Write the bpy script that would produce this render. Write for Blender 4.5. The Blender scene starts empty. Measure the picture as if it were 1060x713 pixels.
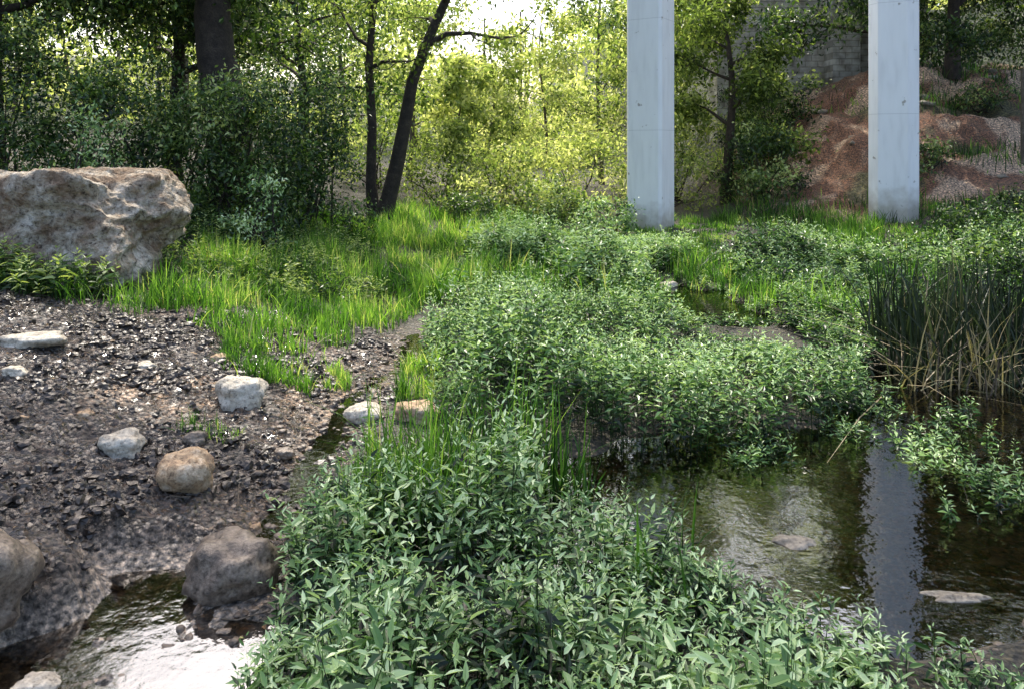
import bpy, math, bmesh, numpy as np
from mathutils import noise as mn, Vector
R=np.random.default_rng(7)
scene=bpy.context.scene
COL=scene.collection

# ------------------------------------------------------------ helpers
def hsh(ix,iy,s):
    n=(ix.astype(np.int64)*374761393+iy.astype(np.int64)*668265263+s*1274126177)&0xffffffff
    n=((n^(n>>13))*1274126177)&0xffffffff
    n=n^(n>>16)
    return (n&0xffffff)/float(0xffffff)
def vn(x,y,s=0):
    x=np.asarray(x,float);y=np.asarray(y,float)
    ix=np.floor(x);iy=np.floor(y);fx=x-ix;fy=y-iy
    fx=fx*fx*(3-2*fx);fy=fy*fy*(3-2*fy)
    a=hsh(ix,iy,s);b=hsh(ix+1,iy,s);c=hsh(ix,iy+1,s);d=hsh(ix+1,iy+1,s)
    return (a*(1-fx)+b*fx)*(1-fy)+(c*(1-fx)+d*fx)*fy
def fbm(x,y,o=4,s=0):
    r=0;a=.5;f=1.
    for i in range(o):
        r=r+a*vn(x*f+13.7*i,y*f-7.3*i,s+i);a*=.5;f*=2.03
    return r/(1-.5**o)
def sm(a,b,x):
    t=np.clip((np.asarray(x,float)-a)/(b-a),0,1);return t*t*(3-2*t)
def ell(x,y,cx,cy,rx,ry): return np.sqrt(((x-cx)/rx)**2+((y-cy)/ry)**2)
def pool(x,y):
    w=(vn(x*1.3,y*1.3,5)-.5)*.3+(vn(x*4,y*4,6)-.5)*.14
    m=sm(1.12,.8,ell(x,y,2.3,4.25,2.3,1.25)+w)
    m=np.maximum(m,sm(1.12,.8,ell(x,y,4.6,5.2,2.3,2.0)+w))
    w2=(vn(x*2.7,y*2.7,7)-.5)*1.1+(vn(x*7,y*7,16)-.5)*.4
    m=np.maximum(m,sm(1.4,.6,ell(x,y,2.35,9.7,.58,1.35)+w2))
    return m
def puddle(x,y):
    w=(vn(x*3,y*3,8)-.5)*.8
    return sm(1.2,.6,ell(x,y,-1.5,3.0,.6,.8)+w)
def chan(x,y):
    ch=-1.34+.14*np.sin(y*1.9)+.24*sm(4.5,6,y)
    return np.exp(-((x-ch)/.27)**2)*sm(9,7.5,y)
def H(x,y,fine=True):
    x=np.asarray(x,float);y=np.asarray(y,float)
    s=-1.3-x
    bank=.19*np.where(s>0,s,0)
    bank=np.minimum(bank,.8)+sm(9,14,-x)*1.0
    h=.05+bank
    h=h-.06*chan(x,y)
    h=h+.03*(fbm(x*.8,y*.8,3,1)-.5)*2
    h=h+.018*np.maximum(y-11,0)
    rb=sm(4.6,9,x)*(sm(15.5,25,y)*3.0+sm(24,42,y)*4)+sm(7,13,x)*.9*sm(7,12,y)
    h=h+rb*(.85+.3*fbm(x*.35,y*.35,3,21))
    terr=sm(6,9,x)*sm(17,19,y)
    h=h+terr*.6*(fbm(x*.9,y*1.2,5,33)-.5)*2
    h=h+sm(35,120,y)*6+sm(14,60,np.abs(x))*5
    p=pool(x,y);h=h*(1-p)+(-.13+.07*(vn(x*2,y*2,9)-.5))*p
    q=puddle(x,y);h=h*(1-q)+(-.018+.045*(vn(x*9,y*9,10)-.5))*q
    if fine:
        mud=sm(-.7,-1.3,x)*sm(9,7.5,y)*(1-.8*q)*(1-.45*chan(x,y))
        c=np.abs(vn(x*7,y*8,11)-.5)*2
        c2=np.abs(vn(x*17,y*19,12)-.5)*2
        c3=vn(x*3,y*3,17)
        h=h+mud*((1-c)*.055*c3+(1-c2)*.035+.024*(vn(x*36,y*38,14)-.5))-.03*mud
        h=h+(1-mud)*.012*(vn(x*14,y*14,15)-.5)
    return h

class Acc:
    def __init__(s): s.V=[];s.T=[];s.A=[];s.n=0
    def add(s,v,t,a):
        v=np.asarray(v,float).reshape(-1,3);t=np.asarray(t,np.int64).reshape(-1,3)
        s.V.append(v);s.T.append(t+s.n);s.A.append(np.broadcast_to(np.asarray(a,float),(len(v),)) if np.ndim(a)==0 else np.asarray(a,float).ravel());s.n+=len(v)
    def build(s,name,mat,parent=None,smooth=False):
        me=bpy.data.meshes.new(name)
        v=np.concatenate(s.V);t=np.concatenate(s.T);a=np.concatenate(s.A)
        me.vertices.add(len(v));me.vertices.foreach_set('co',v.ravel().astype(np.float32))
        me.loops.add(len(t)*3);me.loops.foreach_set('vertex_index',t.ravel().astype(np.int32))
        me.polygons.add(len(t));me.polygons.foreach_set('loop_start',(np.arange(len(t))*3).astype(np.int32))
        me.polygons.foreach_set('use_smooth',np.full(len(t),smooth))
        me.update(calc_edges=True)
        at=me.attributes.new('v','FLOAT','POINT');at.data.foreach_set('value',a.astype(np.float32))
        me.materials.append(mat)
        ob=bpy.data.objects.new(name,me);COL.objects.link(ob)
        if parent: ob.parent=parent
        return ob
def empty(name):
    e=bpy.data.objects.new(name,None);COL.objects.link(e);e.empty_display_size=.2;return e
def nrm(a): return a/np.maximum(np.linalg.norm(a,axis=-1,keepdims=True),1e-9)
def leaves(acc,P,D,N,L,W,v,det=0,droop=.15):
    n=len(P)
    if n==0:return
    D=nrm(D);S=nrm(np.cross(D,N));N=np.cross(S,D)
    L=np.broadcast_to(L,(n,))[:,None];W=np.broadcast_to(W,(n,))[:,None]
    if det==0:
        vs=np.stack([P,P+D*L*.45+S*W*.5+N*L*.06,P+D*L-N*L*droop,P+D*L*.45-S*W*.5+N*L*.06],1)
        tri=np.array([[0,2,1],[0,3,2]]);k=4
    else:
        f=lambda t,s,u:P+D*L*t+S*W*s+N*L*(u-droop*t*t)
        vs=np.stack([f(0,0,0),f(.27,.45,.05),f(.62,.38,.05),f(1,0,0),f(.62,-.38,.05),f(.27,-.45,.05),f(.45,0,-.03)],1)
        tri=np.array([[0,6,1],[1,6,2],[2,6,3],[3,6,4],[4,6,5],[5,6,0]]);k=7
    T=(np.arange(n)[:,None,None]*k+tri[None])
    acc.add(vs,T,np.repeat(np.broadcast_to(v,(n,)),k))
def blades(acc,P,lean,h,w,v,bend=.5):
    n=len(P)
    if n==0:return
    h=np.broadcast_to(h,(n,))[:,None];w=np.broadcast_to(w,(n,))[:,None]
    a=R.uniform(0,2*np.pi,n);S=np.stack([np.cos(a),np.sin(a),0*a],1)
    ts=[0,.35,.68];out=[]
    f=lambda t:P+np.array([0,0,1.])*h*(t-.28*t*t*np.linalg.norm(lean,axis=1,keepdims=True))+lean*h*bend*(t*.35+t*t)
    for t,q in zip(ts,[.8,1,.7]): out+= [f(t)+S*w*q*.5,f(t)-S*w*q*.5]
    out.append(f(1.))
    tri=np.array([[0,1,3],[0,3,2],[2,3,5],[2,5,4],[4,5,6]])
    acc.add(np.stack(out,1),np.arange(n)[:,None,None]*7+tri[None],np.repeat(np.broadcast_to(v,(n,)),7))
def tube(acc,pts,rad,v=.5,sides=8):
    pts=np.asarray(pts,float);n=len(pts)
    tan=nrm(np.gradient(pts,axis=0))
    ref=np.array([.13,1,.07]) if abs(tan[0][1])<.9 else np.array([1,0,.1])
    A=nrm(np.cross(tan,ref));B=np.cross(tan,A)
    th=np.linspace(0,2*np.pi,sides,endpoint=False)
    rad=np.asarray(rad,float)[:,None,None]
    vs=pts[:,None]+rad*(A[:,None]*np.cos(th)[None,:,None]+B[:,None]*np.sin(th)[None,:,None])
    T=[]
    for i in range(n-1):
        for j in range(sides):
            a=i*sides+j;b=i*sides+(j+1)%sides;c=a+sides;d=b+sides
            T+=[[a,b,d],[a,d,c]]
    acc.add(vs,T,v)
def rdir(n,up=0.):
    d=R.normal(size=(n,3));d[:,2]+=up;return nrm(d)
def inpoly(x,y,poly):
    c=np.zeros(len(x),bool);n=len(poly);j=n-1
    for i in range(n):
        xi,yi=poly[i];xj,yj=poly[j]
        m=((yi>y)!=(yj>y))&(x<(xj-xi)*(y-yi)/(yj-yi+1e-12)+xi);c^=m;j=i
    return c
def scatter(poly,n,keep=None):
    p=np.array(poly);x=R.uniform(p[:,0].min(),p[:,0].max(),n*4);y=R.uniform(p[:,1].min(),p[:,1].max(),n*4)
    m=inpoly(x,y,poly);x=x[m];y=y[m]
    if keep is not None:
        m=R.uniform(size=len(x))<keep(x,y);x=x[m];y=y[m]
    return x[:n],y[:n]

# ------------------------------------------------------------ materials
def newmat(name):
    m=bpy.data.materials.new(name);m.use_nodes=True;nt=m.node_tree;nt.nodes.clear()
    return m,nt,nt.nodes.new,nt.links.new
def ramp(nt,stops):
    r=nt.nodes.new('ShaderNodeValToRGB');e=r.color_ramp.elements
    while len(e)>1:e.remove(e[-1])
    e[0].position=stops[0][0];e[0].color=(*stops[0][1],1)
    for p,c in stops[1:]:
        q=e.new(p);q.color=(*c,1)
    return r
def leafmat(name,stops,trans=.35,rough=.42,spec=.5,tm=(1.7,1.9,.6)):
    m,nt,N,L=newmat(name)
    a=N('ShaderNodeAttribute');a.attribute_name='v'
    r=ramp(nt,stops);L(a.outputs['Fac'],r.inputs[0])
    p=N('ShaderNodeBsdfPrincipled');p.inputs['Roughness'].default_value=rough;p.inputs['Specular IOR Level'].default_value=spec
    L(r.outputs[0],p.inputs['Base Color'])
    t=N('ShaderNodeBsdfTranslucent');mx=N('ShaderNodeMix');mx.data_type='RGBA';mx.blend_type='MULTIPLY';mx.inputs[0].default_value=1
    L(r.outputs[0],mx.inputs[6]);mx.inputs[7].default_value=(*tm,1);L(mx.outputs[2],t.inputs[0])
    s=N('ShaderNodeMixShader');s.inputs[0].default_value=trans
    L(p.outputs[0],s.inputs[1]);L(t.outputs[0],s.inputs[2])
    o=N('ShaderNodeOutputMaterial');L(s.outputs[0],o.inputs[0]);return m
M_mint=leafmat('mint_leaf',[(0,(.002,.008,.003)),(.34,(.014,.042,.01)),(.56,(.08,.17,.05)),(.76,(.26,.4,.15)),(1,(.6,.72,.44))],.2,.34,.5,(1.6,1.8,.6))  # near-black and pale ends carry painted gap shade and leaf highlights
M_grass=leafmat('grass_blade',[(0,(.008,.028,.006)),(.35,(.038,.1,.018)),(.65,(.13,.26,.045)),(.9,(.33,.46,.12)),(1,(.54,.5,.27))],.48,.5,.4,(1.5,1.8,.6))
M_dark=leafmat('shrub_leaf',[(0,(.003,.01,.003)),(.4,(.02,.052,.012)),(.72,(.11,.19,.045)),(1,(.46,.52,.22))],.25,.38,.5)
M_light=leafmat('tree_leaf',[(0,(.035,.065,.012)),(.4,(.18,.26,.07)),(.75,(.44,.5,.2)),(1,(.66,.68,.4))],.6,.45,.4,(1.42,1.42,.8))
M_reed=leafmat('reed_blade',[(0,(.005,.009,.005)),(.6,(.016,.03,.015)),(.9,(.08,.1,.05)),(1,(.32,.26,.16))],.15,.45,.4)
M_litter=leafmat('litter',[(0,(.05,.03,.015)),(.5,(.16,.1,.05)),(1,(.35,.26,.14))],.1,.7,.2,(1,1,1))
def bumped(nt,N,L,p,scale,strength,dist,detail=6,coord=None):
    t=N('ShaderNodeTexNoise');t.inputs['Scale'].default_value=scale;t.inputs['Detail'].default_value=detail;t.inputs['Roughness'].default_value=.6
    L(coord,t.inputs['Vector']);b=N('ShaderNodeBump');b.inputs['Strength'].default_value=strength;b.inputs['Distance'].default_value=dist
    L(t.outputs[0],b.inputs['Height']);L(b.outputs[0],p.inputs['Normal']);return t
def stonemat(name,stops,rough=.85,scale=3.,bs=14.,bd=.03,pit=.7):
    m,nt,N,L=newmat(name)
    c=N('ShaderNodeTexCoord').outputs['Object']
    p=N('ShaderNodeBsdfPrincipled');p.inputs['Roughness'].default_value=rough
    t=N('ShaderNodeTexNoise');t.inputs['Scale'].default_value=scale;t.inputs['Detail'].default_value=9;t.inputs['Roughness'].default_value=.72;L(c,t.inputs['Vector'])
    r=ramp(nt,stops);L(t.outputs[0],r.inputs[0])
    v=N('ShaderNodeTexNoise');v.inputs['Scale'].default_value=bs*2.2;v.inputs['Detail'].default_value=6;v.inputs['Roughness'].default_value=.7;L(c,v.inputs['Vector'])
    r2=ramp(nt,[(.34,(.16,.14,.12)),(.46,(.85,.85,.85)),(.68,(1.3,1.3,1.3))]);L(v.outputs[0],r2.inputs[0])
    mx=N('ShaderNodeMix');mx.data_type='RGBA';mx.blend_type='MULTIPLY';mx.inputs[0].default_value=pit
    L(r.outputs[0],mx.inputs[6]);L(r2.outputs[0],mx.inputs[7]);L(mx.outputs[2],p.inputs['Base Color'])
    bumped(nt,N,L,p,bs,1.,bd,10,c)
    o=N('ShaderNodeOutputMaterial');L(p.outputs[0],o.inputs[0]);return m
M_boulder=stonemat('limestone_boulder',[(.3,(.07,.05,.03)),(.42,(.27,.18,.11)),(.52,(.48,.4,.3)),(.64,(.76,.7,.6))],.9,2.4,8,.2,1.)
M_rockW=stonemat('pale_rock',[(.3,(.25,.21,.16)),(.5,(.53,.47,.37)),(.7,(.72,.67,.57))],.8,4,18,.02,.8)
M_rockT=stonemat('tan_rock',[(.3,(.18,.1,.06)),(.5,(.44,.3,.17)),(.7,(.6,.52,.4))],.75,5,18,.02,.8)
M_rockG=stonemat('silty_rock',[(.3,(.1,.085,.06)),(.5,(.26,.225,.17)),(.7,(.42,.38,.3))],.6,6,18,.02,.8)
M_rockD=stonemat('wet_rock',[(.3,(.05,.037,.028)),(.5,(.17,.13,.095)),(.7,(.34,.28,.21))],.4,5,18,.02,.8)
M_bark=stonemat('bark',[(.3,(.012,.009,.007)),(.55,(.045,.034,.025)),(.75,(.1,.08,.06))],.9,6,22,.02)
M_barkL=stonemat('pale_bark',[(.3,(.05,.04,.028)),(.55,(.13,.105,.075)),(.75,(.26,.22,.17))],.9,6,22,.01)
M_clod=stonemat('mud_clod',[(.3,(.01,.008,.006)),(.5,(.036,.027,.021)),(.7,(.13,.1,.075))],.3,9,40,.006)

def groundmat():
    m,nt,N,L=newmat('ground_soil')
    a=N('ShaderNodeAttribute');a.attribute_name='Col'
    w=N('ShaderNodeAttribute');w.attribute_name='wet'
    c=N('ShaderNodeTexCoord').outputs['Object']
    t=N('ShaderNodeTexNoise');t.inputs['Scale'].default_value=26;t.inputs['Detail'].default_value=8;t.inputs['Roughness'].default_value=.7;L(c,t.inputs['Vector'])
    r=ramp(nt,[(.38,(.1,.095,.09)),(.5,(.85,.85,.85)),(.66,(3.2,2.9,2.6))]);L(t.outputs[0],r.inputs[0])
    mx=N('ShaderNodeMix');mx.data_type='RGBA';mx.blend_type='MULTIPLY';mx.inputs[0].default_value=1
    L(a.outputs['Color'],mx.inputs[6]);L(r.outputs[0],mx.inputs[7])
    p=N('ShaderNodeBsdfPrincipled');L(mx.outputs[2],p.inputs['Base Color'])
    mr=N('ShaderNodeMapRange');mr.inputs[3].default_value=.9;mr.inputs[4].default_value=.12
    t2=N('ShaderNodeTexNoise');t2.inputs['Scale'].default_value=6;t2.inputs['Detail'].default_value=6;L(c,t2.inputs['Vector'])
    mm=N('ShaderNodeMath');mm.operation='MULTIPLY';L(w.outputs['Fac'],mm.inputs[0])
    mr2=N('ShaderNodeMapRange');mr2.inputs[1].default_value=.34;mr2.inputs[2].default_value=.5;L(t2.outputs[0],mr2.inputs[0])
    L(mr2.outputs[0],mm.inputs[1]);L(mm.outputs[0],mr.inputs[0]);L(mr.outputs[0],p.inputs['Roughness'])
    p.inputs['Specular IOR Level'].default_value=.9
    v=N('ShaderNodeTexVoronoi');v.inputs['Scale'].default_value=34;L(c,v.inputs['Vector'])
    ad=N('ShaderNodeMath');ad.operation='SUBTRACT';L(t.outputs[0],ad.inputs[0]);L(v.outputs['Distance'],ad.inputs[1])
    b=N('ShaderNodeBump');b.inputs['Strength'].default_value=1;b.inputs['Distance'].default_value=.035;L(ad.outputs[0],b.inputs['Height']);L(b.outputs[0],p.inputs['Normal'])
    o=N('ShaderNodeOutputMaterial');L(p.outputs[0],o.inputs[0]);return m
def axis(a,b,st,mid,far_lo,far_hi,mlo,mhi):
    c=np.arange(a,b,st)
    l=np.arange(a-mid,mlo,-mid)[::-1];r=np.arange(c[-1]+mid,mhi,mid)
    gl=mlo-np.geomspace(.5,abs(far_lo-mlo),26)[::-1];gr=mhi+np.geomspace(.5,far_hi-mhi,26)
    return np.unique(np.concatenate([gl,l,c,r,gr]))
xs=axis(-4.6,3.0,.022,.1,-260,260,-14,16)
ys=axis(1.8,8.2,.022,.1,-60,320,-2,30)
X,Y=np.meshgrid(xs,ys)
Z=H(X,Y)
nx,ny=len(xs),len(ys)
me=bpy.data.meshes.new('ground')
V=np.stack([X,Y,Z],-1).reshape(-1,3)
i=np.arange(nx-1)[None]+np.arange(ny-1)[:,None]*nx
Q=np.stack([i,i+1,i+1+nx,i+nx],-1).reshape(-1,4)
me.vertices.add(len(V));me.vertices.foreach_set('co',V.ravel().astype(np.float32))
me.loops.add(Q.size);me.loops.foreach_set('vertex_index',Q.ravel().astype(np.int32))
me.polygons.add(len(Q));me.polygons.foreach_set('loop_start',(np.arange(len(Q))*4).astype(np.int32))
me.polygons.foreach_set('use_smooth',np.ones(len(Q),bool));me.update(calc_edges=True)
def lerp(a,b,t): return a*(1-t[...,None])+np.array(b)*t[...,None]
mudm=sm(-.6,-1.2,X)*sm(9.5,7.5,Y)
C=np.zeros(X.shape+(3,))+np.array([.04,.036,.02])
C=lerp(C,(.043,.031,.023),mudm)
dry=mudm*sm(.54,.72,fbm(X*1.1,Y*1.1,4,41))
C=lerp(C,(.18,.125,.082),dry*.55)
sand=mudm*np.maximum(sm(1.1,.3,ell(X,Y,-2.35,5.4,.55,.45)),sm(1.1,.3,ell(X,Y,-1.35,6.1,.45,.8)))*sm(.3,.6,fbm(X*4,Y*4,3,44))
C=lerp(C,(.46,.3,.175),sand*.9)
C=lerp(C,(.16,.12,.085),mudm*chan(X,Y)*.75)
C=lerp(C,(.36,.32,.27),puddle(X,Y)*.85)  # pale silt bed, lightened to paint in the bright sky reflection
soil=sm(5.5,7,X)*sm(15.5,18,Y)*sm(27,23,Y)
st=fbm(X*.8,Y*1.1,5,51)
C=lerp(C,(.17,.08,.042),soil);C=lerp(C,(.46,.34,.24),soil*sm(.56,.63,st))
C=lerp(C,(.05,.07,.022),soil*sm(.48,.37,st)*.8)
C=lerp(C,(.15,.1,.058),pool(X,Y))
C=lerp(C,(.03,.045,.015),np.maximum(sm(30,40,Y),sm(23,27,Y)*sm(4,6,X)))
wet=mudm*(1-dry*.6)*(1-sand*.5)+pool(X,Y)
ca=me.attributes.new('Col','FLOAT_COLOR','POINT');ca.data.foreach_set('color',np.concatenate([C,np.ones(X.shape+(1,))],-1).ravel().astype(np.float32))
wa=me.attributes.new('wet','FLOAT','POINT');wa.data.foreach_set('value',np.clip(wet,0,1).ravel().astype(np.float32))
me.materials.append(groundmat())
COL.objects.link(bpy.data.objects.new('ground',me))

# water
m,nt,N,L=newmat('stream_water')
c=N('ShaderNodeTexCoord').outputs['Object']
t=N('ShaderNodeTexNoise');t.inputs['Scale'].default_value=7;t.inputs['Detail'].default_value=3;L(c,t.inputs['Vector'])
t2=N('ShaderNodeTexNoise');t2.inputs['Scale'].default_value=30;t2.inputs['Detail'].default_value=2;L(c,t2.inputs['Vector'])
ad=N('ShaderNodeMath');ad.operation='MULTIPLY_ADD';L(t2.outputs[0],ad.inputs[0]);ad.inputs[1].default_value=.22;L(t.outputs[0],ad.inputs[2])
b=N('ShaderNodeBump');b.inputs['Strength'].default_value=.22;b.inputs['Distance'].default_value=.012;L(ad.outputs[0],b.inputs['Height'])
fr=N('ShaderNodeFresnel');fr.inputs[0].default_value=2.8;L(b.outputs[0],fr.inputs[1])
g=N('ShaderNodeBsdfGlossy');g.inputs['Roughness'].default_value=.03;L(b.outputs[0],g.inputs['Normal'])
tr=N('ShaderNodeBsdfTransparent');tr.inputs[0].default_value=(.66,.57,.42,1)
mx=N('ShaderNodeMixShader');L(fr.outputs[0],mx.inputs[0]);L(tr.outputs[0],mx.inputs[1]);L(g.outputs[0],mx.inputs[2])
o=N('ShaderNodeOutputMaterial');L(mx.outputs[0],o.inputs[0]);M_water=m
a=Acc();a.add([[-2.6,1,0],[8,1,0],[8,13,0],[-2.6,13,0]],[[0,1,2],[0,2,3]],0);a.build('stream_water',M_water)

# ------------------------------------------------------------ rocks
def rock(name,x,y,w,d,h,mat,seed,sub=4,sink=.25,rot=0.,z=None,boxy=.0,rough=.18):
    bm=bmesh.new();bmesh.ops.create_icosphere(bm,subdivisions=sub,radius=1)
    so=Vector((seed*7.1,seed*3.3,seed*1.7))
    for v in bm.verts:
        p=v.co.copy()
        if boxy>0:
            q=max(abs(p.x),abs(p.y),abs(p.z));p=p*(1-boxy)+(p/q)*boxy*.86
        n=mn.noise(p*1.1+so)*rough*2+mn.noise(p*2.6+so)*rough*.8
        n+= -abs(mn.noise(p*4.5+so))*rough*.7+mn.noise(p*11+so)*rough*.22+mn.noise(p*24+so)*rough*.14
        v.co=p*(1+n)
    me=bpy.data.meshes.new(name);bm.to_mesh(me);bm.free()
    ca,sa=math.cos(rot),math.sin(rot)
    gz=float(H(x,y,False)) if z is None else z
    for v in me.vertices:
        px,py,pz=v.co.x*w/2,v.co.y*d/2,v.co.z*h/2
        v.co=(px*ca-py*sa,px*sa+py*ca,pz)
    for p in me.polygons:p.use_smooth=True
    me.materials.append(mat);ob=bpy.data.objects.new(name,me);ob.location=(x,y,gz+h/2-h*sink);COL.objects.link(ob);return ob
rock('limestone_boulder',-4.85,8.4,2.42,1.9,1.4,M_boulder,3,6,.2,-.08,None,.58,.15)
RK=[(-1.92,5.5,.37,.3,.27,M_rockW),(-2.25,4.46,.22,.2,.17,M_rockW),(-1.77,4.22,.31,.26,.27,M_rockT),(-1.27,3.5,.4,.34,.31,M_rockD),
(-1.08,5.62,.27,.22,.15,M_rockW),(-3.6,5.75,.5,.2,.12,M_rockW),(-.68,5.5,.34,.2,.16,M_rockT),(-.42,5.55,.2,.16,.12,M_rockW),(-2.15,3.1,.42,.4,.4,M_rockD),
(-1.74,2.82,.17,.14,.1,M_rockW),(-2.35,6.2,.16,.14,.1,M_rockT),(-2.75,5.8,.14,.12,.08,M_rockW),(1.42,3.9,.32,.2,.11,M_rockG),(1.95,3.42,.32,.1,.07,M_rockG),
(2.2,10.9,.26,.22,.18,M_rockW),(-3.35,5.2,.17,.13,.09,M_rockW),(-1.95,4.75,.16,.13,.1,M_rockD),(-1.45,4.9,.14,.12,.08,M_rockD),(-2.65,4.8,.1,.09,.06,M_rockT),(2.2,3.15,.2,.16,.12,M_rockD)]
for i,(x,y,w,d,h,mt) in enumerate(RK):
    kw={}
    if i==12: kw['z']=-.066
    if i==13: kw['z']=-.04
    rock('rock',x,y,w,d,h,mt,i+11,4,.22,R.uniform(-.4,.4),boxy=.2,**kw)
bm=bmesh.new();bmesh.ops.create_icosphere(bm,subdivisions=2,radius=1);ico2=np.array([v.co[:] for v in bm.verts]);icot2=np.array([[v.index for v in f.verts] for f in bm.faces]);bm.free()
def pebbles(name,poly,n,s0,s1,mat,keep=None,flat=.6,jag=.09,smooth=True,pw=3.5):
    a=Acc();x,y=scatter(poly,n,keep);n=len(x);z=H(x,y)
    s=s0+(s1-s0)*R.uniform(size=n)**pw
    f=nrm(R.normal(size=(n,3)));lump=np.einsum('nk,vk->nv',f*3.1,ico2)
    v=ico2[None]*(1+R.normal(size=(n,len(ico2),1))*jag+np.sin(lump*1.7+R.uniform(0,6,(n,1)))[...,None]*.22)
    sc=np.stack([s*R.uniform(.7,1.4,n),s*R.uniform(.7,1.3,n),s*flat*R.uniform(.7,1.2,n)],1)[:,None]
    v=v*sc;an=R.uniform(0,6.28,n)[:,None];vx=v[...,0]*np.cos(an)-v[...,1]*np.sin(an);vy=v[...,0]*np.sin(an)+v[...,1]*np.cos(an)
    v=np.stack([vx+x[:,None],vy+y[:,None],v[...,2]+z[:,None]-s[:,None]*.1],-1)
    a.add(v,np.arange(n)[:,None,None]*len(ico2)+icot2[None],.5);a.build(name,mat,smooth=smooth)
mudpoly=[(-1.0,2.2),(-.9,6.5),(-1.2,7.6),(-3.4,7.4),(-5.5,8),(-5.5,3),(-2.5,2)]
pebbles('mud_clods',mudpoly,9500,.006,.04,M_clod,lambda x,y:(.12+.88*sm(.35,.6,vn(x*2.3,y*2.3,61)))*(1-puddle(x,y))*(1-.7*chan(x,y)),.75,.2,False,2.5)
pebbles('gravel',mudpoly,130,.006,.035,M_rockT,lambda x,y:.15+.85*sm(.45,.7,vn(x*1.5,y*1.5,63)))
pebbles('channel_gravel',[(-1.8,2.4),(-1.0,2.4),(-.8,7.5),(-1.5,7.5)],1300,.005,.03,M_rockD,lambda x,y:chan(x,y))
pebbles('streambed_stones',[(.2,2.9),(4.5,2.9),(6,7),(3,7),(1,5.2),(.2,4.6)],1300,.012,.06,M_rockD)
pebbles('bank_stones',[(6,17),(16,17),(18,26),(6,26)],150,.03,.26,M_rockG,jag=.14)

# ------------------------------------------------------------ herbs
def herbs(name,poly,n,h0,h1,ll,det,keep=None,mat=None,K=9,hmul=None,vo=0.):
    a=Acc();x,y=scatter(poly,n,keep);n=len(x);z=np.maximum(H(x,y,False),-.08)
    h=R.uniform(h0,h1,n)*(.7+.6*vn(x*1.6,y*1.6,71))
    if hmul is not None:h=h*hmul(x,y)
    an=R.uniform(0,6.28,n);lm=np.abs(R.normal(0,.4,n))
    lean=np.stack([np.cos(an)*lm,np.sin(an)*lm,0*an],1)
    P=np.stack([x,y,z],1)
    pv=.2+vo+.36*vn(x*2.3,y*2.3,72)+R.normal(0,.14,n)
    blades(a,P,lean,h,np.full(n,.006),np.clip(pv,0,1)*.8,.5)
    hh=h[:,None];ph=R.uniform(0,6.28,n)
    for k in range(K):
        t=.22+.78*k/(K-1)
        B=P+np.array([0,0,1.])*hh*(t-.28*t*t*lm[:,None])+lean*hh*.5*(t*.35+t*t)
        size=ll*(1.0-.62*max(0,(t-.6)/.4)**1.2)*(.75+.25*min(1,t*2))
        for s in (0,1):
            az=ph+k*1.571+s*math.pi+R.normal(0,.35,n)
            up=.15+.75*max(0,(t-.6)/.4)+R.normal(0,.35,n)
            D=np.stack([np.cos(az),np.sin(az),up],1)
            Nn=np.stack([R.normal(0,.45,n)-np.cos(az)*up*.5,R.normal(0,.45,n)-np.sin(az)*up*.5,np.ones(n)],1)
            L_=size*R.uniform(.55,1.25,n)*(.8+.4*hh[:,0]/h1)
            m=R.uniform(size=n)<.93
            leaves(a,(B+np.stack([np.cos(az),np.sin(az),0*az],1)*.006)[m],D[m],Nn[m],L_[m],(L_*R.uniform(.26,.38,n))[m],np.clip(pv+.84*t-.36+R.normal(0,.17,n),0,1)[m],det,R.uniform(.0,.35))  # paler young tops; gradient also paints in gap shade and tip highlights
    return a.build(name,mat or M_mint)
mound=lambda x,y:.5+.95*sm(.2,.8,vn(x*1.15,y*1.15,90))
nopool=lambda x,y:(pool(x,y)<.55)*1.
fg=[(-.8,1.85),(-.92,3),(-1.0,3.8),(-.88,4.45),(-.2,4.4),(.55,4.15),(.85,3.55),(1.05,3.05),(1.35,2.7),(1.62,2.3),(1.75,1.9)]
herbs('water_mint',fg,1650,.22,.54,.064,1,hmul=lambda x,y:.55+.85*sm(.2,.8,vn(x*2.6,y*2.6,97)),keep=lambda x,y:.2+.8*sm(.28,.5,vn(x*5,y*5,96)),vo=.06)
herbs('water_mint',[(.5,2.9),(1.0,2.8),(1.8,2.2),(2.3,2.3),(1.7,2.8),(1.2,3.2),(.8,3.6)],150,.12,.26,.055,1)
sec=[(-.5,5.15),(.3,5.0),(1.2,5.0),(1.9,5.2),(2.7,5.8),(3.1,7),(2.6,7.4),(1.8,7.7),(1.4,8.8),(-.4,9),(-.85,7.5),(-.7,6.2)]
herbs('watercress',sec,2400,.28,.56,.064,0,hmul=lambda x,y:mound(x,y)*(1-.7*sm(1.3,1.9,x)*sm(6.0,7.2,y)),vo=.04,keep=lambda x,y:.3+.7*sm(.25,.5,vn(x*4,y*4,95)))
herbs('watercress',[(1.3,4.7),(2.2,4.8),(3.0,5.2),(3.2,6.3),(2.6,6.2),(1.5,5.5)],200,.08,.22,.055,0,lambda x,y:sm(.4,.65,vn(x*3,y*3,91)))
herbs('watercress',[(2.3,4.0),(3.0,4.1),(3.4,5.8),(2.7,6.2)],130,.1,.26,.05,0,lambda x,y:sm(.35,.65,vn(x*4,y*4,92)),vo=.05)
herbs('watercress',[(2.9,6.6),(3.3,6.4),(3.4,7.8),(5,8.2),(4.6,9.6),(3.2,9.4),(2.9,8.2)],600,.12,.38,.07,0,vo=-.03,keep=nopool)  # lowered leaf tone paints shade into the cress by the reeds
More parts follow.
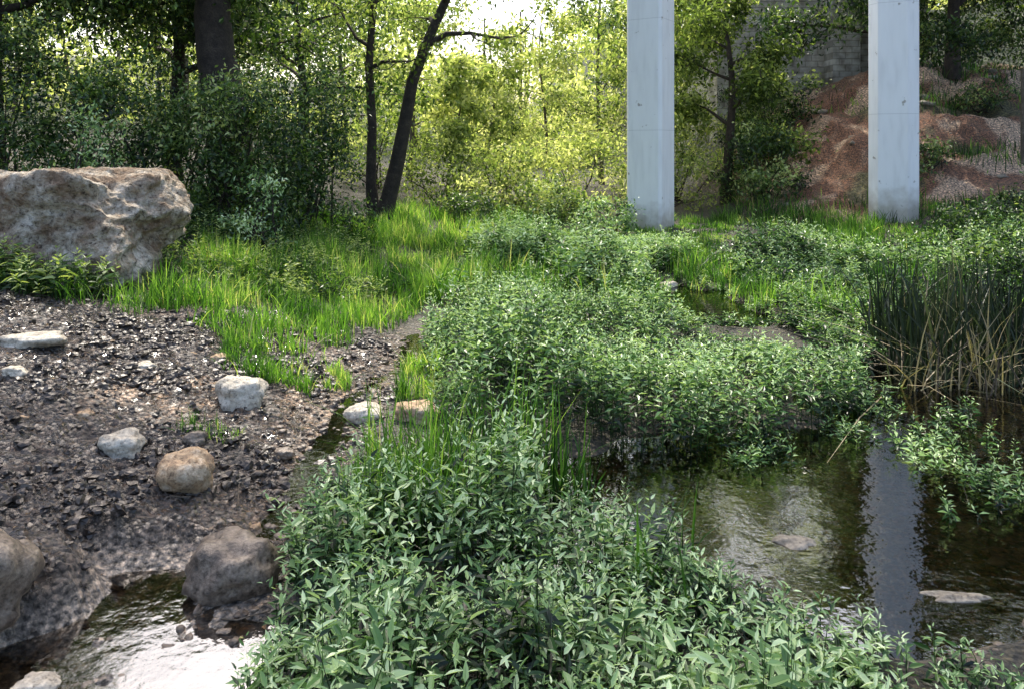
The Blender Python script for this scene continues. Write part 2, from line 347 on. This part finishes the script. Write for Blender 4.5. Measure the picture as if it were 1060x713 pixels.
herbs('watercress',[(1.5,8.2),(3.1,8.2),(3.2,11.5),(1.7,11.3)],300,.06,.16,.055,0,vo=.1,keep=nopool)
nearpill=lambda x,y:1-.7*sm(3.2,1.4,np.hypot(x-2.9,(y-15.5)*.7))
herbs('streamside_herbs',[(-.9,8.8),(1.5,8.8),(1.9,11),(2.9,11.6),(2.6,14.5),(-.8,14.5)],2200,.25,.65,.1,0,lambda x,y:nopool(x,y)*(.06+.94*sm(.34,.56,vn(x*.9,y*.9,93))),hmul=lambda x,y:mound(x,y)*nearpill(x,y),vo=.05)
herbs('streamside_herbs',[(3.3,9.2),(3.2,11),(3.1,13),(9,14),(9,9),(5,8)],2600,.2,.5,.1,0,lambda x,y:nopool(x,y)*(.1+.9*sm(.38,.58,vn(x*.8,y*.8,94))),hmul=mound,vo=-.08)  # darker leaf tone here is shade painted into the right-hand growth
herbs('nettles',[(-5.2,6.7),(-4.0,6.9),(-3.7,7.3),(-4,7.4),(-5.2,7.4)],110,.15,.5,.1,1,mat=M_dark,vo=.1)
herbs('nettles',[(-3.6,3.6),(-3.0,4.4),(-3.4,4.8),(-4.2,4.2)],60,.2,.4,.07,1)
herbs('meadow_herbs',[(-4.2,8.6),(-2.6,8),(-1.5,9),(-.9,12),(-2,14.5),(-6,14)],900,.12,.4,.08,0,lambda x,y:sm(.45,.65,vn(x*1.1,y*1.1,98)),mat=M_dark,vo=.12)

# ------------------------------------------------------------ grass
def grass(name,poly,n,h0,h1,w,mat,keep=None,vb=.5,spread=.6,bend=.6,hm=None):
    a=Acc();x,y=scatter(poly,n,keep);n=len(x);z=H(x,y,False)-.01
    h=R.uniform(h0,h1,n)*(.3+1.*vn(x*1.4,y*1.4,81)+.75*vn(x*4.5,y*4.5,87))
    if hm is not None:h=h*hm(x,y)
    an=R.uniform(0,6.28,n);lm=np.abs(R.normal(0,spread,n))
    lean=np.stack([np.cos(an)*lm,np.sin(an)*lm,0*an],1)
    v=np.clip(vb+.8*(vn(x*1.9,y*1.9,82)-.5)+R.normal(0,.2,n),0,1)
    blades(a,np.stack([x,y,z],1),lean,h,w*R.uniform(.6,1.3,n),v,bend);return a.build(name,mat)
def tuft(x,y): return nopool(x,y)*(.05+.95*sm(.42,.6,vn(x*2.4,y*2.4,85)*.6+vn(x*6,y*6,88)*.4))
grass('grass_meadow',[(-3.5,7.4),(-2.4,6.7),(-1.5,6.5),(-1.5,7.4),(-1.25,8.3),(-.9,9.5),(0,15.5),(-7,15.5),(-4,10)],26000,.08,.34,.0095,M_grass,tuft,.54)
grass('grass_meadow',[(-.7,8.5),(1.8,9),(3.5,13),(5.5,18.5),(-3,18.5)],15000,.12,.45,.014,M_grass,tuft,.58,hm=nearpill)
grass('grass_meadow',[(3,8),(9,8.5),(10,17),(3.5,18.5),(2.8,12)],17000,.1,.34,.013,M_grass,tuft,.4,hm=nearpill)
grass('grass_tuft',[(-5.6,6.9),(-3.4,6.9),(-3.2,7.6),(-5.6,7.6)],1300,.08,.24,.008,M_grass,tuft,.45)
grass('grass_tuft',[(-2.3,6.0),(-1.5,5.9),(-1.3,6.3),(-1.6,6.8),(-2.5,6.8)],1500,.1,.22,.008,M_grass,tuft,.65)
grass('grass_tuft',[(-2.1,4.8),(-1.75,4.75),(-1.7,4.98),(-2.1,5.0)],160,.06,.14,.006,M_grass,None,.6)
grass('grass_tuft',[(-.9,5.9),(-.6,5.8),(-.6,6.8),(-.95,6.8)],600,.1,.26,.008,M_grass,tuft,.6)
grass('sedge',[(-.3,4.3),(.45,4.3),(.5,4.75),(-.2,4.85)],200,.3,.66,.012,M_grass,None,.4,.4)
grass('sedge',[(-.85,3.6),(-.2,3.7),(-.2,4.4),(-.85,4.4)],420,.3,.58,.009,M_grass,None,.82,.5)
grass('sedge',[(.5,3.0),(1.0,3.0),(.9,3.9),(.2,3.9)],20,.35,.52,.012,M_grass,None,.55,.5)
grass('sedge',[(1.6,8.8),(3.0,8.8),(3.2,11.2),(1.8,11.2)],380,.06,.2,.011,M_grass,nopool,.65,.5)
grass('reed_bed',[(3.25,6.5),(5.5,6.3),(7,7.2),(6.5,8.2),(3.5,7.7)],1700,.5,.9,.018,M_reed,None,.42,.4,.55)
grass('reed_bed',[(3.1,6.3),(5.5,6.1),(5.6,6.5),(3.2,6.7)],330,.35,.8,.012,M_reed,None,.9,1.4,.9)
grass('bank_scrub_grass',[(5.5,16),(18,15),(18,24),(6,25)],5500,.12,.4,.02,M_grass,lambda x,y:sm(.48,.64,vn(x*.7,y*.7,86)),.4)

a=Acc();x,y=scatter([(-6,2.2),(-.8,2.2),(-.8,8),(-6,8)],700);n=len(x);z=H(x,y)+.008
D=rdir(n);D[:,2]*=.25;Nn=np.stack([R.normal(0,.3,n),R.normal(0,.3,n),np.ones(n)],1)
leaves(a,np.stack([x,y,z],1),D,Nn,R.uniform(.015,.045,n),R.uniform(.008,.02,n),R.uniform(0,1,n));a.build('leaf_litter',M_litter)
a=Acc()
for i in range(70):
    x0=R.uniform(-4.5,-1);y0=R.uniform(2.8,7);an=R.uniform(0,6.28);l=R.uniform(.06,.3)
    p=[[x0+math.cos(an)*l*t,y0+math.sin(an)*l*t+R.normal(0,.01),0] for t in (0,.33,.66,1)]
    for q in p:q[2]=float(H(q[0],q[1]))+.008
    tube(a,p,[.004,.004,.003,.002],sides=5)
for i in range(26):
    x0=R.uniform(3.2,5.2);y0=R.uniform(6,6.8);an=R.uniform(2,5.5);l=R.uniform(.5,.9)
    p=[[x0+math.cos(an)*l*t*.5,y0+math.sin(an)*l*.3*t,.0+l*.9*t*(1-.4*t)] for t in (0,.33,.66,1)]
    tube(a,p,[.006,.006,.004,.002],sides=5)
a.build('fallen_twigs',M_barkL)

# ------------------------------------------------------------ shrubs & trees
def clumps(a,C,sig,per,ls,vb,det=0,flat=.75,hang=.3,asp=.45):
    n=len(C)*per
    c=np.repeat(C,per,0);s=np.repeat(np.broadcast_to(sig,(len(C),)),per)[:,None]
    o=R.normal(size=(n,3));o[:,2]*=flat;P=c+o*s*.62
    cv=np.repeat(R.normal(0,.18,len(C)),per)
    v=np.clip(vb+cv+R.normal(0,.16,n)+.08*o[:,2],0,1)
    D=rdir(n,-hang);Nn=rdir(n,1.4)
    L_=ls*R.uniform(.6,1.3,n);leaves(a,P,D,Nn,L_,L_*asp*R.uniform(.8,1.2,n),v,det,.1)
def shrub(name,x,y,rx,ry,hz,ncl,per,ls,mat,vb=.45,sig=.28,z0=None):
    a=Acc();th=R.uniform(0,6.28,ncl);r=np.sqrt(R.uniform(.1,1,ncl));u=R.uniform(0,1,ncl)
    k=np.sqrt(np.maximum(1-(u*.95)**2.2,0.05))*(.75+.5*vn(th*1.2,u*3,int(abs(x*7))+3))
    g=float(H(x,y,False)) if z0 is None else z0
    C=np.stack([x+np.cos(th)*r*rx*k,y+np.sin(th)*r*ry*k,g+.1+u*hz*(.85+.3*vn(th*1.5,u*0,5))],1)
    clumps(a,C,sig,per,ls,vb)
    e=empty(name);a.build('foliage',mat,e)
    b=Acc()
    for i in range(10):
        t=C[R.integers(ncl)];p0=np.array([x+R.normal(0,.15),y+R.normal(0,.15),g-.05]);mid=(p0+t)/2+R.normal(0,.1,3)
        tube(b,[p0,mid,t],[.025,.015,.005],sides=5)
    b.build('stems',M_bark,e);return e
def tree(name,x,y,Ht,cb,cr,nb,per,ls,mat,bark,r0,lean=(0,0),vb=.5,trunk=None,up=.45,sig=None,subs=2,tap=.8):
    g=float(H(x,y,False));e=empty(name);T=Acc();F=Acc();C=[]
    if trunk is None:
        trunk=[]
        for t in np.linspace(0,1,8):
            trunk.append([x+lean[0]*t*Ht+math.sin(t*5+x)*.12*t*2,y+lean[1]*t*Ht+math.cos(t*4+y)*.12*t*2,g-.1+Ht*.92*t])
    trunk=np.array(trunk);n=len(trunk);rr=r0*(1-tap*np.linspace(0,1,n));rr[0]*=1.35
    tube(T,trunk,rr,sides=10)
    zs=trunk[:,2]-g
    for i in range(nb):
        t=(i+.5)/nb;zz=cb+(zs[-1]-cb)*t
        p=np.array([np.interp(zz,zs,trunk[:,k]) for k in range(3)])
        az=i*2.4+R.normal(0,.4);l=cr*(1.05-.55*t)*R.uniform(.7,1.15)
        d=np.array([math.cos(az),math.sin(az),up+R.normal(0,.2)])
        pts=[p];q=p.copy()
        for k in range(4):
            q=q+nrm(d)*l/4;d=d+R.normal(0,.18,3)+np.array([0,0,-.06]);pts.append(q.copy())
        rb=min(r0,.25)*(.42-.22*t);tube(T,pts,[rb,rb*.75,rb*.5,rb*.3,rb*.12],sides=6)
        for k in (2,3,4):
            C.append(pts[k]+R.normal(0,.1,3))
            for s in range(subs):
                d2=nrm(d+R.normal(0,.8,3));e2=pts[k]+d2*l*R.uniform(.2,.4);tube(T,[pts[k],(pts[k]+e2)/2+R.normal(0,.05,3),e2],[rb*.3,rb*.18,.006],sides=4);C.append(e2)
    C=np.array(C)
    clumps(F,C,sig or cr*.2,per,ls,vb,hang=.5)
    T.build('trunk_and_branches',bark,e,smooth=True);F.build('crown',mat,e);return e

tree('willow_tree',-2.75,16,8.6,3.4,2.2,11,60,.12,M_light,M_bark,.19,vb=.22,subs=1,
     trunk=[[-2.75,16,.2],[-2.55,16,.9],[-2.38,16,1.6],[-2.2,15.95,2.5],[-2.05,15.9,3.3],[-1.75,15.9,4.1],[-1.3,15.9,5.1],[-.7,16,6.2],[-.3,16,7.2],[-.1,15.8,8.6]])
tree('willow_tree',-2.95,16.15,8.6,2.9,2.1,11,60,.12,M_light,M_bark,.13,vb=.22,subs=1,
     trunk=[[-2.85,16.1,.2],[-2.95,16.15,1.2],[-2.93,16.2,2.4],[-3.0,16.2,3.6],[-2.9,16.2,5],[-3.1,16.2,6.5],[-3.2,16.3,7.5],[-3.1,16.2,8.4]])
tree('poplar_tree',-4.85,13.4,5.4,3.6,2.2,10,90,.12,M_dark,M_bark,.42,vb=.55,lean=(-.04,.02),tap=.4)
tree('poplar_tree',-8.6,12.8,6.6,2.4,2.8,14,150,.12,M_dark,M_bark,.25,vb=.53)
tree('poplar_tree',-6.8,15.5,5.8,2.4,2.6,14,160,.13,M_dark,M_bark,.2,vb=.56)
tree('poplar_tree',-12.5,15,8.5,2,3.4,12,130,.15,M_dark,M_bark,.25,vb=.5)
tree('poplar_tree',-5.4,20,7,2.2,2.6,13,110,.14,M_dark,M_bark,.15,vb=.64)
for (x,y,rx,ry,hz,nc,v) in [(-7.6,11.5,1.8,1.1,2.7,95,.52),(-5.9,11.8,1.6,1.1,2.3,85,.5),(-4.3,12.0,1.4,1.0,2.3,95,.5),(-3.4,13.0,.9,.9,2.7,75,.47),(-9.6,11.5,1.6,1.1,2.8,70,.52),(-6.2,15,2.2,1,3.4,80,.5)]:
    shrub('bramble_shrub',x,y,rx,ry,hz,nc,110,.085,M_dark,v,.3)
shrub('pale_shrub',-3.55,10.7,.45,.4,1.0,18,50,.07,M_mint,.78,.16)
shrub('pale_shrub',-5.6,10.2,.6,.4,1.5,18,50,.07,M_mint,.75,.18)
for (x,y,Ht,cr,r0,v,per,mt) in [(-.9,24,5.6,1.6,.06,.62,34,M_light),(1.2,26.5,7,1.9,.07,.62,34,M_light),(-3.6,27,8,2.2,.1,.55,42,M_light),(3.6,23,7,2.0,.08,.5,60,M_light),(3.6,31,12,2.6,.1,.72,80,M_dark),(-.6,33,5.2,2.0,.07,.7,30,M_light),(5.6,27.5,12,2.9,.11,.68,90,M_dark),(-6,28,9,2.6,.13,.65,60,M_dark),(-1.8,21.5,4.4,1.2,.05,.6,40,M_light),(8.2,31,14,3.4,.12,.6,110,M_dark),(11.5,32,14,3.6,.14,.6,110,M_dark)]:
    tree('ash_tree',x,y,Ht,1.6,cr,12,per,.17,mt,M_barkL,r0,lean=(R.normal(0,.06),0),vb=v)
for (x,y,rx,hz,v) in [(-.4,19,1.6,1.7,.42),(1.6,19.5,1.6,1.9,.7),(-1.8,20.5,1.4,1.9,.42),(3.9,20.5,1.6,2.2,.5),(.4,22.5,2.2,2.2,.7),(-4,22,2,2.4,.4),(5,23,1.8,2.8,.5)]:
    shrub('hazel_shrub',x,y,rx,1.1,hz,46,60,.12,M_light,v,.33)
shrub('hazel_shrub',.9,17.6,1.0,.8,.9,35,70,.09,M_dark,.75,.2)
shrub('hazel_shrub',-.9,17.2,.8,.7,.7,28,70,.09,M_dark,.55,.2)
shrub('hazel_shrub',1.9,16.2,.7,.6,.6,24,70,.08,M_mint,.75,.16)
# right side
tree('fig_tree',5.7,20.5,6.5,1.4,1.9,11,110,.15,M_light,M_bark,.15,vb=.2)
tree('fig_tree',9.8,20.3,9.5,2.2,2.4,17,160,.15,M_dark,M_bark,.18,vb=.5)
tree('fig_tree',12.8,22.5,9,1.8,3.0,19,160,.17,M_dark,M_bark,.2,vb=.5)
tree('fig_tree',15.4,22.5,9,1.8,3.2,18,160,.18,M_dark,M_bark,.2,vb=.48)
shrub('ivy_shrub',6.3,19.5,1.0,1,1.7,45,95,.11,M_dark,.5,.28)
shrub('ivy_shrub',7.4,22.5,1.5,1,2.2,55,95,.12,M_dark,.48,.3)
shrub('ivy_shrub',13.5,24,2.2,1,2.4,60,95,.13,M_dark,.48,.34)
shrub('ivy_shrub',16.5,24,2.2,1,2.6,60,95,.13,M_dark,.48,.34)
shrub('bramble_shrub',8.3,13.5,1.2,1.2,.6,50,80,.08,M_dark,.4,.22)  # low brambles on this side: leaf tone darkened as painted shade
shrub('bramble_shrub',10.3,13.7,1.8,1.2,.8,60,80,.08,M_dark,.4,.22)
shrub('bramble_shrub',8.8,11.6,1.6,1.0,.5,50,70,.07,M_dark,.4,.2)
shrub('bramble_shrub',6.6,9.6,1.5,.9,.5,50,80,.07,M_dark,.36,.2)
for (x,y) in [(12.8,21),(14.5,20),(9.6,18.4)]:
    shrub('broom_shrub',x,y,.8,.7,.6,20,60,.1,M_dark,.55,.22)
a=Acc();nc=2400
cx=R.uniform(-70,80,nc);cy=R.uniform(40,62,nc);hm=14+4*vn(cx*.13,cx*0,99)+5*sm(4,10,cx)-14*np.exp(-((cx+.4)/5.8)**2)
cz=H(cx,cy,False)*.6+R.uniform(0,1,nc)*hm
clumps(a,np.stack([cx,cy,cz],1),1.5,42,.48,.66,hang=.3,asp=.6)
e=empty('distant_trees');a.build('foliage',M_light,e)
b=Acc()
for i in range(70):
    x=R.uniform(-60,70);y=R.uniform(38,55);g=float(H(x,y,False));l=R.normal(0,.6)
    tube(b,[[x,y,g-.2],[x+l*.5,y,g+3],[x+l,y,g+8]],[.16,.12,.04],sides=5)
b.build('trunks',M_barkL,e)

# ------------------------------------------------------------ bridge
m,nt,N,L=newmat('painted_concrete')
c=N('ShaderNodeTexCoord').outputs['Object']
p=N('ShaderNodeBsdfPrincipled');p.inputs['Roughness'].default_value=.6
mp=N('ShaderNodeMapping');mp.inputs['Scale'].default_value=(3,3,.5);L(c,mp.inputs[0])
t=N('ShaderNodeTexNoise');t.inputs['Scale'].default_value=2.5;t.inputs['Detail'].default_value=8;L(mp.outputs[0],t.inputs['Vector'])
r=ramp(nt,[(.3,(.82,.82,.8)),(.5,(.9,.9,.88)),(.7,(.93,.93,.91))]);L(t.outputs[0],r.inputs[0])
t3=N('ShaderNodeTexNoise');t3.inputs['Scale'].default_value=5;t3.inputs['Detail'].default_value=6;L(c,t3.inputs['Vector'])
r3=ramp(nt,[(.27,(.3,.25,.2)),(.32,(1,1,1))]);L(t3.outputs[0],r3.inputs[0])
sx=N('ShaderNodeSeparateXYZ');L(c,sx.inputs[0])
ad=N('ShaderNodeMath');ad.operation='MULTIPLY_ADD';L(t3.outputs[0],ad.inputs[0]);ad.inputs[1].default_value=-.7;L(sx.outputs[2],ad.inputs[2])
r4=ramp(nt,[(0,(.4,.34,.26)),(.5,(1,1,1))]);L(ad.outputs[0],r4.inputs[0])
fm=N('ShaderNodeMath');fm.operation='FRACT';dv=N('ShaderNodeMath');dv.operation='MULTIPLY';dv.inputs[1].default_value=1/2.4;L(sx.outputs[2],dv.inputs[0]);L(dv.outputs[0],fm.inputs[0])
r5=ramp(nt,[(0,(.6,.6,.6)),(.008,(1,1,1))]);L(fm.outputs[0],r5.inputs[0])
prev=r.outputs[0]
for q in (r3,r4,r5):
    mx=N('ShaderNodeMix');mx.data_type='RGBA';mx.blend_type='MULTIPLY';mx.inputs[0].default_value=.75
    L(prev,mx.inputs[6]);L(q.outputs[0],mx.inputs[7]);prev=mx.outputs[2]
L(prev,p.inputs['Base Color']);bumped(nt,N,L,p,20,.2,.006,6,c)
o=N('ShaderNodeOutputMaterial');L(p.outputs[0],o.inputs[0]);M_conc=m
DECK=20.5
def prism(name,x,y,z0,z1,w,d,ch,rot,mat):
    pts=[(-w/2+ch,-d/2),(w/2-ch,-d/2),(w/2,-d/2+ch),(w/2,d/2-ch),(w/2-ch,d/2),(-w/2+ch,d/2),(-w/2,d/2-ch),(-w/2,-d/2+ch)]
    bm=bmesh.new();lo=[bm.verts.new((a*math.cos(rot)-b*math.sin(rot),a*math.sin(rot)+b*math.cos(rot),0)) for a,b in pts]
    hi=[bm.verts.new((v.co.x,v.co.y,z1-z0)) for v in lo]
    for i in range(8):bm.faces.new((lo[i],lo[(i+1)%8],hi[(i+1)%8],hi[i]))
    bm.faces.new(hi);bm.faces.new(lo[::-1])
    bmesh.ops.bevel(bm,geom=[e for e in bm.edges if abs(e.verts[0].co.z-e.verts[1].co.z)>1],offset=.008,segments=1,affect='EDGES')
    me=bpy.data.meshes.new(name);bm.to_mesh(me);bm.free();me.materials.append(mat)
    ob=bpy.data.objects.new(name,me);ob.location=(x,y,z0);COL.objects.link(ob);return ob
prism('bridge_pillar',3.05,17,-.1,DECK,.82,.82,.06,-.58,M_conc)
prism('bridge_pillar',8.4,17,.25,DECK,.98,.98,.2,-.5,M_conc)
bm=bmesh.new()
def box(bm,x0,x1,y0,y1,z0,z1):
    v=[bm.verts.new(c) for c in [(x0,y0,z0),(x1,y0,z0),(x1,y1,z0),(x0,y1,z0),(x0,y0,z1),(x1,y0,z1),(x1,y1,z1),(x0,y1,z1)]]
    for f in [(0,3,2,1),(4,5,6,7),(0,1,5,4),(1,2,6,5),(2,3,7,6),(3,0,4,7)]:bm.faces.new([v[k] for k in f])
box(bm,-45,50,14.2,19.4,DECK+1.0,DECK+1.3)
for yy in (14.9,16.6,18.3): box(bm,-45,50,yy,yy+.5,DECK+.3,DECK+.997)
box(bm,1.5,10,14.6,19.1,DECK+.002,DECK+.297)
box(bm,-45,50,14.2,14.45,DECK+1.303,DECK+2.2);box(bm,-45,50,19.15,19.4,DECK+1.303,DECK+2.2)
me=bpy.data.meshes.new('bridge_deck');bm.to_mesh(me);bm.free();me.materials.append(M_conc)
COL.objects.link(bpy.data.objects.new('bridge_deck',me))

# old masonry wall
m,nt,N,L=newmat('masonry')
c=N('ShaderNodeTexCoord').outputs['Object']
mp=N('ShaderNodeMapping');mp.inputs['Rotation'].default_value=(math.radians(90),0,0);L(c,mp.inputs[0])
bt=N('ShaderNodeTexBrick');bt.inputs['Scale'].default_value=1;bt.inputs['Brick Width'].default_value=.42;bt.inputs['Row Height'].default_value=.2;bt.inputs['Mortar Size'].default_value=.012
bt.inputs['Color1'].default_value=(.4,.38,.34,1);bt.inputs['Color2'].default_value=(.52,.49,.44,1);bt.inputs['Mortar'].default_value=(.28,.26,.22,1);L(mp.outputs[0],bt.inputs['Vector'])
t=N('ShaderNodeTexNoise');t.inputs['Scale'].default_value=3;t.inputs['Detail'].default_value=8;L(c,t.inputs['Vector'])
r=ramp(nt,[(.3,(.45,.42,.38)),(.65,(1.2,1.2,1.2))]);L(t.outputs[0],r.inputs[0])
mx=N('ShaderNodeMix');mx.data_type='RGBA';mx.blend_type='MULTIPLY';mx.inputs[0].default_value=1;L(bt.outputs[0],mx.inputs[6]);L(r.outputs[0],mx.inputs[7])
p=N('ShaderNodeBsdfPrincipled');p.inputs['Roughness'].default_value=.9;L(mx.outputs[2],p.inputs['Base Color'])
b=N('ShaderNodeBump');b.inputs['Distance'].default_value=.03;L(bt.outputs['Fac'],b.inputs['Height']);b.invert=True;L(b.outputs[0],p.inputs['Normal'])
o=N('ShaderNodeOutputMaterial');L(p.outputs[0],o.inputs[0])
bm=bmesh.new();box(bm,6.9,14,26,27,1,9);box(bm,6.8,14.1,25.85,27.15,9.003,9.3)
box(bm,10.5,11.4,25.3,25.998,1,8.5)
me=bpy.data.meshes.new('stone_wall');bm.to_mesh(me);bm.free();me.materials.append(m);COL.objects.link(bpy.data.objects.new('stone_wall',me))
a=Acc();g=float(H(11.9,18,False));tube(a,[[11.9,18,g-.1],[11.9,18,g+1],[11.9,18,g+2.2]],[.05,.05,.045],sides=10);a.build('wooden_post',M_barkL,smooth=True)

# ------------------------------------------------------------ light, world, camera
sv=Vector((-.1,.56,.82)).normalized()
el=math.asin(sv.z);az=math.atan2(sv.x,sv.y)
sun=bpy.data.lights.new('sun','SUN');sun.energy=5;sun.angle=math.radians(.5);sun.color=(1,.94,.82)
so=bpy.data.objects.new('sun',sun);so.rotation_euler=sv.to_track_quat('Z','Y').to_euler();COL.objects.link(so)
w=bpy.data.worlds.new('World');scene.world=w;w.use_nodes=True;nt=w.node_tree
bg=nt.nodes['Background'];sk=nt.nodes.new('ShaderNodeTexSky');sk.sky_type='NISHITA';sk.sun_disc=False;sk.sun_elevation=el;sk.sun_rotation=az
sk.dust_density=5;sk.air_density=1;nt.links.new(sk.outputs[0],bg.inputs[0]);bg.inputs[1].default_value=.42
cam=bpy.data.cameras.new('camera');co=bpy.data.objects.new('camera',cam);COL.objects.link(co)
cam.sensor_width=36;cam.lens=27.17;cam.shift_y=-.195;cam.clip_end=1000;cam.clip_start=.05
co.location=(0,0,2.0);co.rotation_euler=(math.radians(90),0,0)
scene.camera=co
scene.view_settings.view_transform='Standard';scene.view_settings.look='None';scene.view_settings.exposure=0
